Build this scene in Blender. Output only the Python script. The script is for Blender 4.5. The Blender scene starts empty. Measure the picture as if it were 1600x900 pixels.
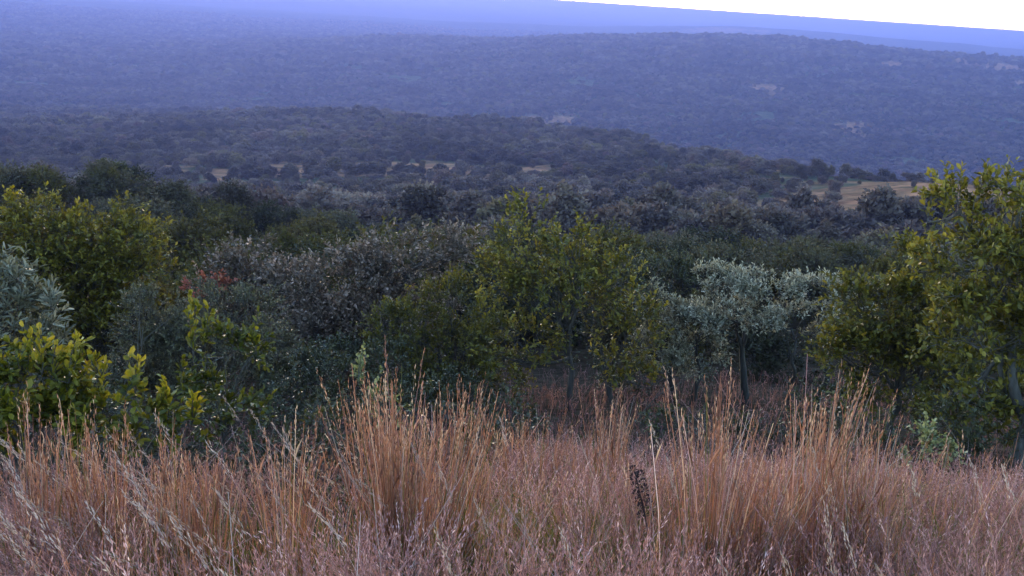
import bpy, math, random
import numpy as np
from mathutils import Vector, Matrix, Euler

SEED = 7
random.seed(SEED)
sc = bpy.context.scene
C = sc.collection
R = math.radians

# ------------------------------------------------------------------ camera
PITCH, ROLL = 15.45, 3.8
cam_d = bpy.data.cameras.new('camera')
cam_d.sensor_width = 36.0
cam_d.lens = 36.0 * 1640.0 / 1600.0
cam_d.clip_start = 0.05
cam_d.clip_end = 120000.0
cam = bpy.data.objects.new('camera', cam_d)
C.objects.link(cam)
cam.location = (0, 0, 0)
cam.matrix_world = Matrix.Rotation(R(90 - PITCH), 4, 'X') @ Matrix.Rotation(R(ROLL), 4, 'Z')
sc.camera = cam

# ------------------------------------------------------------------ sky, sun, exposure
SUN_AZ, SUN_EL = -13.2, 5.0          # degrees, azimuth clockwise from the view axis (+Y)
w = bpy.data.worlds.new('World')
sc.world = w
w.use_nodes = True
wn = w.node_tree
for n in list(wn.nodes):
    wn.nodes.remove(n)
sky = wn.nodes.new('ShaderNodeTexSky')
sky.sky_type = 'NISHITA'
sky.sun_disc = False
sky.sun_elevation = R(SUN_EL)
sky.sun_rotation = R(SUN_AZ)
sky.altitude = 1200
sky.air_density = 1.0
sky.dust_density = 0.4
sky.ozone_density = 1.9
bg = wn.nodes.new('ShaderNodeBackground')
bg.inputs['Strength'].default_value = 0.12
wo = wn.nodes.new('ShaderNodeOutputWorld')
wn.links.new(sky.outputs[0], bg.inputs[0])
wn.links.new(bg.outputs[0], wo.inputs[0])

sd = bpy.data.lights.new('sun', 'SUN')
sd.energy = 0.25
sd.angle = R(16)
sd.color = (1.0, 0.72, 0.52)
so = bpy.data.objects.new('sun', sd)
C.objects.link(so)
sv = Vector((math.sin(R(SUN_AZ)) * math.cos(R(SUN_EL)), math.cos(R(SUN_AZ)) * math.cos(R(SUN_EL)), math.sin(R(SUN_EL))))
so.rotation_euler = (-sv).to_track_quat('-Z', 'Y').to_euler()

vs = sc.view_settings
vs.view_transform = 'Standard'
vs.look = 'None'
vs.exposure = 3.7
vs.gamma = 1.0
cy = sc.cycles
cy.use_denoising = True
try:
    cy.denoiser = 'OPENIMAGEDENOISE'
except Exception:
    pass
cy.max_bounces = 6
cy.diffuse_bounces = 3
cy.glossy_bounces = 2
cy.transmission_bounces = 3
cy.transparent_max_bounces = 4
cy.volume_bounces = 1
cy.sample_clamp_indirect = 4.0
# ------------------------------------------------------------------ terrain height (world polar: azimuth from +Y clockwise, radius in m)
def _hash(ix, iy, seed):
    n = (ix.astype(np.int64) * 374761393 + iy.astype(np.int64) * 668265263 + seed * 1442695041) & 0xffffffff
    n = ((n ^ (n >> 13)) * 1274126177) & 0xffffffff
    return ((n ^ (n >> 16)) & 0xffff) / 65535.0

def vnoise(x, y, seed=0):
    x = np.asarray(x, float); y = np.asarray(y, float)
    ix = np.floor(x); iy = np.floor(y)
    fx = x - ix; fy = y - iy
    fx = fx * fx * (3 - 2 * fx); fy = fy * fy * (3 - 2 * fy)
    a = _hash(ix, iy, seed); b = _hash(ix + 1, iy, seed)
    c = _hash(ix, iy + 1, seed); d = _hash(ix + 1, iy + 1, seed)
    return (a * (1 - fx) + b * fx) * (1 - fy) + (c * (1 - fx) + d * fx) * fy - 0.5

RMAX = 40000.0
LR = np.linspace(math.log(0.3), math.log(RMAX * 1.02), 420)
AZ = np.arange(-180, 180.01, 1.0)

def _profile(az):
    a = max(-34.0, min(34.0, az))
    it = lambda xs, ys: float(np.interp(a, xs, ys))
    tan = lambda e: math.tan(math.radians(e))
    rA = it([-30, -13, 0, 5, 10, 15, 20, 30], [950, 900, 800, 680, 520, 390, 310, 310])
    eA = it([-30, -26.4, -23.6, -20, -13.4, -5.8, -0.6, 4.6, 9.8, 14.9, 18.2, 21, 24, 30],
            [-7.3, -7.2, -7.08, -6.82, -6.48, -6.31, -6.36, -6.46, -6.91, -7.1, -7.05, -6.6, -6.3, -6.3])
    zA = rA * tan(eA) - 3.5
    rB = 2800.0
    eB = it([-30, -20, -14.2, -6.9, -0.8, 1.7, 9.2, 14.1, 19.5, 30], [-3.65, -3.6, -3.2, -2.5, -2.15, -1.75, -1.17, -1.14, -1.18, -1.1])
    zB = rB * tan(eB) - 3
    eP = it([-30, -5, 3, 11.6, 24.6, 34], [-1.45, -1.45, -1.2, -0.55, -0.78, -0.9])
    zP = 7000 * tan(eP)
    left = it([-12, -4], [1, 0])
    z80 = it([-30, -26.6, -20.7, -14.2, -9, -4, 10, 30], [-16.0, -16.2, -17.2, -19.2, -20.8, -21.2, -21.0, -20.5])
    z150 = it([-30, -12, -4, 10, 30], [-33, -34, -33, -31.5, -29.5])
    zv = it([-30, -4, 6, 30], [-178, -172, -160, -150])
    pts = [(0.3, -1.66), (2.0, -2.15), (6, -3.45), (12, -5.45), (18, -7.3), (30, -10.6), (48, -14.6), (80, z80), (150, z150)]
    cs = it([-10, 0, 14, 30], [1.0, 1.0, 0.9, 0.80])       # the slope is gentler towards the right
    pts = [(p[0], -1.66 + (p[1] + 1.66) * (cs if p[0] < 60 else (1 if p[0] > 100 else 0.5 + 0.5 * cs))) for p in pts]
    if rA > 500:
        pts += [(0.43 * rA, z150 + (zA - z150) * (0.46 + 0.03 * left)), (0.68 * rA, z150 + (zA - z150) * 0.73)]
    pts += [(rA, zA), (rA * 1.10 + 15, zA - 9 - 0.012 * rA), (rA * 1.3 + 100, zA + (zv - zA) * 0.62), (max(1250, rA * 1.55), zv),
            (1700, zv + max(0, (zB - zv)) * 0.30), (2200, zv + max(0, (zB - zv)) * 0.76 + min(0, zB - zv) * 0.5), (2800, zB), (3500, zB - 14 - 0.25 * max(0, zB + 178)),
            (4600, -176), (5600, 0.5 * zP - 88), (7000, zP), (8200, zP - 30 - 0.3 * (zP + 178)), (10000, -178), (16000, -178)]
    bump = it([4, 9, 11, 13, 18, 25, 30], [0, 0.15, 1, 0.7, 0.25, 0.3, 0.3])
    pts += [(26000, -170 + 95 * bump), (33000, -170 + 60 * bump), (RMAX * 1.03, -172)]
    pr = np.array(pts)
    k = np.interp(LR, np.log(pr[:, 0]), pr[:, 1])
    if abs(az) > 60:                       # behind the camera the hill top goes on, level
        f = min(1.0, (abs(az) - 60) / 60.0)
        rr = np.exp(LR)
        k = k * (1 - f) + f * (-1.66 - 0.0 * rr)
    return k

_T = np.array([_profile(a) for a in AZ])
for _ in range(3):
    _T[:, 1:-1] = 0.25 * _T[:, :-2] + 0.5 * _T[:, 1:-1] + 0.25 * _T[:, 2:]
for _ in range(4):
    _T[1:-1] = 0.25 * _T[:-2] + 0.5 * _T[1:-1] + 0.25 * _T[2:]

def ground(x, y):
    x = np.asarray(x, float); y = np.asarray(y, float)
    r = np.clip(np.hypot(x, y), 0.3, RMAX)
    a = np.degrees(np.arctan2(x, y))
    fa = np.clip((a + 180.0), 0, 359.999); ia = fa.astype(int); fa = fa - ia
    fr = (np.log(r) - LR[0]) / (LR[1] - LR[0]); ir = np.clip(fr.astype(int), 0, len(LR) - 2); fr = fr - ir
    h = (_T[ia, ir] * (1 - fr) + _T[ia, ir + 1] * fr) * (1 - fa) + (_T[ia + 1, ir] * (1 - fr) + _T[ia + 1, ir + 1] * fr) * fa
    h = h + 0.10 * vnoise(x / 1.3, y / 1.3, 1) * np.clip(r / 4, 0, 1)
    h = h + 0.5 * vnoise(x / 9, y / 9, 2) * np.clip((r - 20) / 40, 0, 1)
    h = h + 5.0 * vnoise(x / 70, y / 70, 3) * np.clip((r - 90) / 200, 0, 1)
    h = h + 75.0 * vnoise(a / 1.7, r / 9000, 5) * np.clip((r - 14000) / 9000, 0, 1) + 40.0 * vnoise(a / .5, r / 5000, 6) * np.clip((r - 14000) / 9000, 0, 1)
    h = h + 14.0 * vnoise(x / 320, y / 320, 4) * np.clip((r - 1100) / 600, 0, 1) * np.clip((9000 - r) / 3000, 0, 1)
    return h

def polar(az, r):
    return r * math.sin(R(az)), r * math.cos(R(az))
# ------------------------------------------------------------------ mesh helpers
rng = np.random.default_rng(SEED)

class MB:
    """collects vertex / face arrays and links them as ONE mesh object"""
    def __init__(self):
        self.V = []; self.F = {3: [], 4: []}; self.T = []; self.n = 0; self.M = {3: [], 4: []}
    def add(self, V, F, tint=0.5, mat=0):
        V = np.asarray(V, float).reshape(-1, 3)
        self.V.append(V)
        self.T.append(np.broadcast_to(np.asarray(tint, float), (len(V),)))
        for f in (F if isinstance(F, list) else [F]):
            f = np.asarray(f, np.int64)
            if len(f):
                self.F[f.shape[1]].append(f + self.n)
                self.M[f.shape[1]].append(np.full(len(f), mat))
        self.n += len(V)
    def mesh(self, name, mats, smooth=False):
        me = bpy.data.meshes.new(name)
        V = np.concatenate(self.V); T = np.concatenate(self.T)
        me.vertices.add(len(V)); me.vertices.foreach_set('co', V.astype(np.float32).ravel())
        loops = []; starts = []; tot = 0; mi = []
        for k in (3, 4):
            if self.F[k]:
                f = np.concatenate(self.F[k]); loops.append(f.ravel())
                starts.append(tot + np.arange(len(f)) * k); tot += f.size
                mi.append(np.concatenate(self.M[k]))
        loops = np.concatenate(loops); starts = np.concatenate(starts); mi = np.concatenate(mi)
        me.loops.add(len(loops)); me.loops.foreach_set('vertex_index', loops.astype(np.int32))
        me.polygons.add(len(starts)); me.polygons.foreach_set('loop_start', starts.astype(np.int32))
        if len(mats) > 1:
            me.polygons.foreach_set('material_index', mi.astype(np.int32))
        if smooth:
            me.polygons.foreach_set('use_smooth', np.ones(len(starts), bool))
        at = me.attributes.new('tint', 'FLOAT', 'POINT'); at.data.foreach_set('value', T.astype(np.float32))
        for m in mats: me.materials.append(m)
        me.update(calc_edges=True)
        return me
    def build(self, name, mats, parent=None, smooth=False):
        if not isinstance(mats, (list, tuple)): mats = [mats]
        return link(name, self.mesh(name, mats, smooth), parent)

def link(name, data, parent=None):
    o = bpy.data.objects.new(name, data)
    C.objects.link(o)
    if parent is not None: o.parent = parent
    return o

def tag(o, label=None, cat=None, group=None, kind=None):
    if label: o['label'] = label
    if cat: o['category'] = cat
    if group: o['group'] = group
    if kind: o['kind'] = kind
    return o

def unit(a):
    return a / np.maximum(np.linalg.norm(a, axis=-1, keepdims=True), 1e-9)

def rdir(n):
    return unit(rng.normal(size=(n, 3)))

def leaves(P, D, N, L, W, oval=False, curl=0.12):
    """leaf blades: folded along the midrib; returns vertices and faces"""
    n = len(P)
    D = unit(D); S = unit(np.cross(D, N)); N = np.cross(S, D)
    L = np.broadcast_to(L, (n,))[:, None]; W = np.broadcast_to(W, (n,))[:, None]
    i = np.arange(n)[:, None]
    if oval:
        V = np.stack([P, P + D * L * .38 - S * W * .42 + N * W * .16, P + D * L * .74 - S * W * .46 + N * W * .10,
                      P + D * L - N * L * curl, P + D * L * .74 + S * W * .46 + N * W * .10, P + D * L * .38 + S * W * .42 + N * W * .16], 1)
        F = np.concatenate([i * 6 + np.array([[0, 1, 2, 3]]), i * 6 + np.array([[0, 3, 4, 5]])])
        return V.reshape(-1, 3), F, 6
    V = np.stack([P, P + D * L * .52 - S * W * .5 + N * W * .14, P + D * L - N * L * curl, P + D * L * .52 + S * W * .5 + N * W * .14], 1)
    F = np.concatenate([i * 4 + np.array([[0, 1, 2]]), i * 4 + np.array([[0, 2, 3]])])
    return V.reshape(-1, 3), F, 4

def sticks(P0, P1, r0, r1):
    """three-sided tapered twigs"""
    n = len(P0); D = unit(P1 - P0)
    A = unit(np.cross(D, np.tile([[.3, .2, .93]], (n, 1)) + 1e-3)); B = np.cross(D, A)
    r0 = np.broadcast_to(r0, (n,))[:, None]; r1 = np.broadcast_to(r1, (n,))[:, None]
    V = []
    for P, r in ((P0, r0), (P1, r1)):
        for k in range(3):
            t = 2 * math.pi * k / 3
            V.append(P + (A * math.cos(t) + B * math.sin(t)) * r)
    V = np.stack(V, 1).reshape(-1, 3)
    i = np.arange(n)[:, None] * 6
    F = np.concatenate([i + np.array([[k, (k + 1) % 3, 3 + (k + 1) % 3, 3 + k]]) for k in range(3)])
    return V, F

def tube(mb, pts, rad, sides=7, tint=0.5, knob=0.07):
    pts = np.asarray(pts, float); rad = np.asarray(rad, float); k = len(pts)
    T = unit(np.gradient(pts, axis=0))
    ref = np.array([0.31, 0.17, 0.93]) if abs(T[0][2]) < .9 else np.array([1.0, 0.1, 0.0])
    A = unit(np.cross(T, ref)); B = np.cross(T, A)
    th = np.arange(sides) * 2 * math.pi / sides
    rr = rad[:, None] * (1 + knob * rng.normal(size=(k, sides)))
    V = pts[:, None, :] + rr[:, :, None] * (A[:, None, :] * np.cos(th)[None, :, None] + B[:, None, :] * np.sin(th)[None, :, None])
    F = []
    for j in range(k - 1):
        for s in range(sides):
            F.append((j * sides + s, j * sides + (s + 1) % sides, (j + 1) * sides + (s + 1) % sides, (j + 1) * sides + s))
    mb.add(V.reshape(-1, 3), np.array(F), tint)

def bend(a, b, n=7, sag=0.1, up=0.25):
    """a wandering branch path from a to b, leaving a steeply and turning out"""
    a = np.asarray(a, float); b = np.asarray(b, float)
    d = np.linalg.norm(b - a)
    m = a * .5 + b * .5 + np.array([0, 0, up * d * .5]) * np.sign(b[2] - a[2] + .01) - (b - a) * np.array([.22, .22, 0])
    t = np.linspace(0, 1, n)[:, None]
    p = (1 - t) ** 2 * a + 2 * t * (1 - t) * m + t * t * b
    for q in (1, 2, 3):
        p += np.sin(q * math.pi * t) * rng.normal(size=3) * d * sag * .42 / q
    return p

# ------------------------------------------------------------------ materials
def mat_base(name):
    m = bpy.data.materials.new(name); m.use_nodes = True
    nt = m.node_tree
    for n in list(nt.nodes): nt.nodes.remove(n)
    out = nt.nodes.new('ShaderNodeOutputMaterial')
    return m, nt, out

def ramp(nt, stops):
    r = nt.nodes.new('ShaderNodeValToRGB')
    e = r.color_ramp.elements
    while len(e) < len(stops): e.new(0.5)
    for el, (p, c) in zip(e, stops):
        el.position = p; el.color = (c[0], c[1], c[2], 1)
    return r

def leaf_mat(name, stops, rough=0.5, trans=0.25, spec=0.5, spread=0.3, back=None):
    """stops: colours along the tint (old leaf .. young leaf); every tree shifts a little"""
    m, nt, out = mat_base(name); N = nt.nodes.new; Lk = nt.links.new
    at = N('ShaderNodeAttribute'); at.attribute_name = 'tint'
    oi = N('ShaderNodeObjectInfo')
    ma = N('ShaderNodeMath'); ma.operation = 'MULTIPLY_ADD'
    Lk(oi.outputs['Random'], ma.inputs[0]); ma.inputs[1].default_value = spread; ma.inputs[2].default_value = -spread / 2
    ad = N('ShaderNodeMath'); ad.operation = 'ADD'; ad.use_clamp = True
    Lk(at.outputs['Fac'], ad.inputs[0]); Lk(ma.outputs[0], ad.inputs[1])
    rp = ramp(nt, stops); Lk(ad.outputs[0], rp.inputs[0])
    pb = N('ShaderNodeBsdfPrincipled')
    pb.inputs['Roughness'].default_value = rough
    pb.inputs['Specular IOR Level'].default_value = spec
    Lk(rp.outputs[0], pb.inputs['Base Color'])
    tr = N('ShaderNodeBsdfTranslucent')
    gm = N('ShaderNodeMix'); gm.data_type = 'RGBA'; gm.blend_type = 'MULTIPLY'; gm.inputs[0].default_value = 1.0
    Lk(rp.outputs[0], gm.inputs[6]); gm.inputs[7].default_value = (1.25, 1.2, 0.7, 1)
    Lk(gm.outputs[2], tr.inputs['Color'])
    mx = N('ShaderNodeMixShader'); mx.inputs[0].default_value = trans
    Lk(pb.outputs[0], mx.inputs[1]); Lk(tr.outputs[0], mx.inputs[2])
    Lk(mx.outputs[0], out.inputs['Surface'])
    return m

def tree_mat(name, kinds, rough=0.72, trans=0.15):
    """crowns of trees too many to shade singly: every tree picks its own colour, leaves vary around it"""
    m, nt, out = mat_base(name); N = nt.nodes.new; Lk = nt.links.new
    oi = N('ShaderNodeObjectInfo')
    rp = ramp(nt, kinds); rp.color_ramp.interpolation = 'LINEAR'
    Lk(oi.outputs['Random'], rp.inputs[0])
    at = N('ShaderNodeAttribute'); at.attribute_name = 'tint'
    mr = N('ShaderNodeMapRange'); mr.inputs['To Min'].default_value = 0.72; mr.inputs['To Max'].default_value = 1.4
    Lk(at.outputs['Fac'], mr.inputs['Value'])
    sm = N('ShaderNodeVectorMath'); sm.operation = 'SCALE'
    no = N('ShaderNodeTexNoise'); no.inputs['Scale'].default_value = 0.012; no.inputs['Detail'].default_value = 3; Lk(oi.outputs['Location'], no.inputs['Vector'])
    nr = N('ShaderNodeMapRange'); nr.inputs['From Min'].default_value = .32; nr.inputs['From Max'].default_value = .68
    nr.inputs['To Min'].default_value = .62; nr.inputs['To Max'].default_value = 1.4; Lk(no.outputs[0], nr.inputs['Value'])
    mm = N('ShaderNodeMath'); mm.operation = 'MULTIPLY'; Lk(mr.outputs[0], mm.inputs[0]); Lk(nr.outputs[0], mm.inputs[1])
    Lk(rp.outputs[0], sm.inputs[0]); Lk(mm.outputs[0], sm.inputs['Scale'])
    pb = N('ShaderNodeBsdfPrincipled'); pb.inputs['Roughness'].default_value = rough
    pb.inputs['Specular IOR Level'].default_value = 0.15
    Lk(sm.outputs[0], pb.inputs['Base Color'])
    tr = N('ShaderNodeBsdfTranslucent'); Lk(sm.outputs[0], tr.inputs['Color'])
    mx = N('ShaderNodeMixShader'); mx.inputs[0].default_value = trans
    Lk(pb.outputs[0], mx.inputs[1]); Lk(tr.outputs[0], mx.inputs[2])
    Lk(mx.outputs[0], out.inputs['Surface'])
    return m

def bark_mat(name, c0, c1):
    m, nt, out = mat_base(name); N = nt.nodes.new; Lk = nt.links.new
    tc = N('ShaderNodeTexCoord')
    mp = N('ShaderNodeMapping'); mp.inputs['Scale'].default_value = (22, 22, 5)
    Lk(tc.outputs['Object'], mp.inputs[0])
    no = N('ShaderNodeTexNoise'); no.inputs['Scale'].default_value = 1.0; no.inputs['Detail'].default_value = 5
    Lk(mp.outputs[0], no.inputs['Vector'])
    rp = ramp(nt, [(0.3, c0), (0.7, c1)]); Lk(no.outputs[0], rp.inputs[0])
    bp = N('ShaderNodeBump'); bp.inputs['Strength'].default_value = 0.6; bp.inputs['Distance'].default_value = 0.02
    Lk(no.outputs[0], bp.inputs['Height'])
    pb = N('ShaderNodeBsdfPrincipled'); pb.inputs['Roughness'].default_value = 0.85
    Lk(rp.outputs[0], pb.inputs['Base Color']); Lk(bp.outputs[0], pb.inputs['Normal'])
    Lk(pb.outputs[0], out.inputs['Surface'])
    return m

M = {}
M['olive'] = leaf_mat('olive_leaf', [(0.0, (0.032, 0.029, 0.006)), (0.35, (0.066, 0.057, 0.007)), (0.7, (0.128, 0.097, 0.010)), (1.0, (0.239, 0.171, 0.022))], .55, .25, .3)
M['yellow'] = leaf_mat('yellow_green_leaf', [(0.0, (0.036, 0.031, 0.005)), (0.4, (0.083, 0.066, 0.006)), (0.75, (0.149, 0.106, 0.008)), (1.0, (0.237, 0.164, 0.015))], .55, .28, .3)
M['young'] = leaf_mat('young_leaf', [(0.0, (0.034, 0.037, 0.005)), (0.4, (0.089, 0.082, 0.007)), (0.75, (0.193, 0.149, 0.010)), (1.0, (0.317, 0.216, 0.018))], .5, .3, .3)
M['grey'] = leaf_mat('grey_leaf', [(0.0, (0.052, 0.036, 0.024)), (0.5, (0.101, 0.066, 0.048)), (0.85, (0.207, 0.131, 0.101)), (1.0, (0.386, 0.242, 0.193))], .6, .12, .3)
M['silver'] = leaf_mat('silver_leaf', [(0.0, (0.090, 0.082, 0.053)), (0.5, (0.212, 0.183, 0.127)), (1.0, (0.443, 0.363, 0.265))], .55, .15, .35)
M['blue'] = leaf_mat('blue_green_leaf', [(0.0, (0.041, 0.036, 0.019)), (0.5, (0.076, 0.065, 0.032)), (1.0, (0.173, 0.129, 0.059))], .55, .15, .35)
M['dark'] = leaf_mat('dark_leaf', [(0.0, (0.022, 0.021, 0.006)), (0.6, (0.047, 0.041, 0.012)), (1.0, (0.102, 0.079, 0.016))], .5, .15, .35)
M['pale'] = leaf_mat('pale_leaf', [(0.0, (0.103, 0.109, 0.045)), (0.5, (0.188, 0.181, 0.075)), (1.0, (0.309, 0.276, 0.120))], .55, .25)
M['red'] = leaf_mat('dead_red_leaf', [(0.0, (0.170, 0.040, 0.024)), (0.5, (0.306, 0.076, 0.044)), (1.0, (0.408, 0.136, 0.072))], .7, .25)
M['bark'] = bark_mat('bark', (.022, .016, .013), (.060, .046, .038))
M['bark_grey'] = bark_mat('grey_bark', (.034, .026, .022), (.085, .070, .060))
M['bark_black'] = bark_mat('black_bark', (.008, .006, .005), (.028, .022, .019))
M['thicket'] = tree_mat('grey_green_thicket_leaf', [(0.0, (0.059, 0.046, 0.022)), (0.5, (0.086, 0.067, 0.035)), (1.0, (0.110, 0.083, 0.048))])
M['thicket_olive'] = tree_mat('olive_thicket_leaf', [(0.0, (0.062, 0.049, 0.013)), (0.5, (0.087, 0.066, 0.013)), (1.0, (0.109, 0.073, 0.017))])
M['thicket_dark'] = tree_mat('dark_thicket_leaf', [(0.0, (0.033, 0.030, 0.014)), (0.5, (0.045, 0.040, 0.019)), (1.0, (0.054, 0.036, 0.026))])
M['savanna'] = tree_mat('hillside_leaf', [(0.0, (0.064, 0.044, 0.035)), (0.3, (0.120, 0.080, 0.063)), (0.5, (0.086, 0.056, 0.052)), (0.72, (0.169, 0.115, 0.097)), (0.88, (0.135, 0.093, 0.042)), (1.0, (0.162, 0.089, 0.084))])
# ------------------------------------------------------------------ the ground: one sheet from the hilltop to the horizon
# clearings: azimuth, radius, half width across, half depth along, strength   (bare dry grass between the trees)
CLEAR = [(-4.2, 422, 26, 58, 1), (-12.3, 420, 15, 54, 1), (0.7, 432, 12, 52, 1), (-16.0, 395, 8, 46, 1), (-8.6, 425, 18, 50, .9), (-19, 450, 10, 44, .8),
         (1.9, 1420, 34, 60, 1), (0.4, 1430, 16, 40, .9), (17.6, 258, 20, 66, 1), (20.8, 270, 18, 64, 1), (15.3, 375, 20, 46, 1), (19.2, 290, 10, 40, 1), (24, 275, 18, 50, 1), (23, 205, 8, 34, .9),
         (10.0, 6350, 260, 520, 1.2), (-18.3, 4450, 165, 130, .8), (12.8, 1800, 38, 95, 1), (17.2, 1470, 28, 85, 1),
         (21.5, 2540, 50, 120, 1), (23.5, 2440, 60, 150, 1), (18.6, 2290, 42, 120, 1), (24.6, 2160, 30, 80, .9), (16.3, 2330, 18, 40, .6), (20.3, 2420, 20, 40, .7),
         (-1.1, 1866, 14, 58, .6), (0.9, 1633, 9, 66, .6), (-25.7, 1300, 10, 60, .8), (-24.6, 2033, 38, 40, .5), (9.5, 1700, 14, 40, .5), (6, 1950, 12, 40, .4), (13.5, 2080, 16, 40, .5),
         (15.2, 1950, 12, 30, .5), (8.0, 2300, 14, 40, .4), (-9, 2900, 60, 70, .4), (-16, 2500, 50, 60, .35), (3, 1560, 14, 30, .45)]

def clearing(x, y):
    f = np.zeros_like(x)
    n = vnoise(x / 7, y / 7, 21) * .9 + vnoise(x / 28, y / 28, 22) * 1.0
    for az, r, wa, wr, s in CLEAR:
        a = R(az); ux, uy = math.sin(a), math.cos(a)
        dr = (x * ux + y * uy - r) / wr; da = (x * uy - y * ux) / wa
        f = np.maximum(f, np.clip((1.0 - np.sqrt(dr * dr + da * da) + n * 1.0) * 2.0, 0, 1) * min(1, s))
    return f

def ground_material():
    m, nt, out = mat_base('hill_ground'); N = nt.nodes.new; Lk = nt.links.new
    geo = N('ShaderNodeNewGeometry')
    def noise(scale, detail=4, rough=.55):
        t = N('ShaderNodeTexNoise'); t.inputs['Scale'].default_value = scale; t.inputs['Detail'].default_value = detail
        t.inputs['Roughness'].default_value = rough
        Lk(geo.outputs['Position'], t.inputs['Vector']); return t.outputs[0]
    def mix(fac, a, b):
        x = N('ShaderNodeMix'); x.data_type = 'RGBA'
        for s, v in ((0, fac), (6, a), (7, b)):
            if hasattr(v, 'links') or hasattr(v, 'is_linked'): Lk(v, x.inputs[s])
            elif s == 0: x.inputs[0].default_value = v
            else: x.inputs[s].default_value = (*v, 1)
        return x.outputs[2]
    def rng_(v, a, b, c=0., d=1.):
        x = N('ShaderNodeMapRange'); Lk(v, x.inputs['Value'])
        x.inputs['From Min'].default_value = a; x.inputs['From Max'].default_value = b
        x.inputs['To Min'].default_value = c; x.inputs['To Max'].default_value = d
        return x.outputs[0]
    # distance from the hilltop (world origin), to change from soil to the far woodland's mottling
    ln = N('ShaderNodeVectorMath'); ln.operation = 'LENGTH'; Lk(geo.outputs['Position'], ln.inputs[0]); dist = ln.outputs['Value']
    soil = ramp(nt, [(.3, (.026, .017, .012)), (.55, (.056, .037, .026)), (.75, (.095, .066, .045))]); Lk(noise(3.0, 6), soil.inputs[0])
    under = ramp(nt, [(.35, (.045, .045, .026)), (.62, (.10, .085, .05))]); Lk(noise(.08, 5), under.inputs[0])
    # far woodland: single crowns can no longer be told apart
    vo = N('ShaderNodeTexVoronoi'); vo.inputs['Scale'].default_value = 0.055; Lk(geo.outputs['Position'], vo.inputs['Vector'])
    wood = ramp(nt, [(.15, (.022, .023, .017)), (.6, (.032, .032, .023)), (.85, (.085, .070, .05))]); Lk(vo.outputs['Distance'], wood.inputs[0])
    big = noise(.0016, 5, .62)
    wood2 = mix(rng_(big, .42, .66), wood.outputs[0], (.058, .050, .038))
    near = mix(rng_(dist, 40, 90), soil.outputs[0], under.outputs[0])
    col = mix(rng_(dist, 3600, 4600), near, wood2)
    at = N('ShaderNodeAttribute'); at.attribute_name = 'tint'
    grass = ramp(nt, [(.35, (.22, .085, .048)), (.65, (.48, .20, .105))]); Lk(noise(.12, 5), grass.inputs[0])
    br = rng_(noise(.16, 6, .7), .34, .60, .12, .85)
    mf = N('ShaderNodeMath'); mf.operation = 'MULTIPLY'; Lk(at.outputs['Fac'], mf.inputs[0]); Lk(br, mf.inputs[1])
    col = mix(mf.outputs[0], col, grass.outputs[0])
    pb = N('ShaderNodeBsdfDiffuse'); pb.inputs['Roughness'].default_value = .8
    Lk(col, pb.inputs['Color'])
    Lk(pb.outputs[0], out.inputs['Surface'])
    return m

def build_ground():
    az = np.concatenate([np.arange(-180, -36, 3.0), np.arange(-36, 36.001, 0.2), np.arange(39, 180, 3.0)])
    rr = np.concatenate([np.exp(np.linspace(math.log(.35), math.log(240), 130))[:-1], np.arange(240, 460, 3.5), np.exp(np.linspace(math.log(463), math.log(RMAX), 240))])
    A, Q = np.meshgrid(np.radians(az), rr, indexing='ij')
    X = Q * np.sin(A); Y = Q * np.cos(A)
    Z = ground(X, Y)
    na, nr = A.shape
    V = np.stack([X, Y, Z], -1).reshape(-1, 3)
    t = clearing(X, Y).ravel()
    i, j = np.meshgrid(np.arange(na), np.arange(nr - 1), indexing='ij')
    i2 = (i + 1) % na
    F = np.stack([i * nr + j, i2 * nr + j, i2 * nr + j + 1, i * nr + j + 1], -1).reshape(-1, 4)[:, ::-1]
    mb = MB(); mb.add(V, F, t)
    c = len(V)                                  # close the hub under the camera
    hub = np.array([[0, 0, float(ground(0.01, 0.3))]])
    k = np.arange(na)
    mb.add(hub, np.zeros((0, 3), int), 0)
    mb.F[3].append(np.stack([np.full(na, c), ((k + 1) % na) * nr, k * nr], -1)); mb.M[3].append(np.zeros(na))
    o = mb.build('ground', ground_material(), smooth=True)
    tag(o, kind='structure')
    return o
build_ground()
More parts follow.
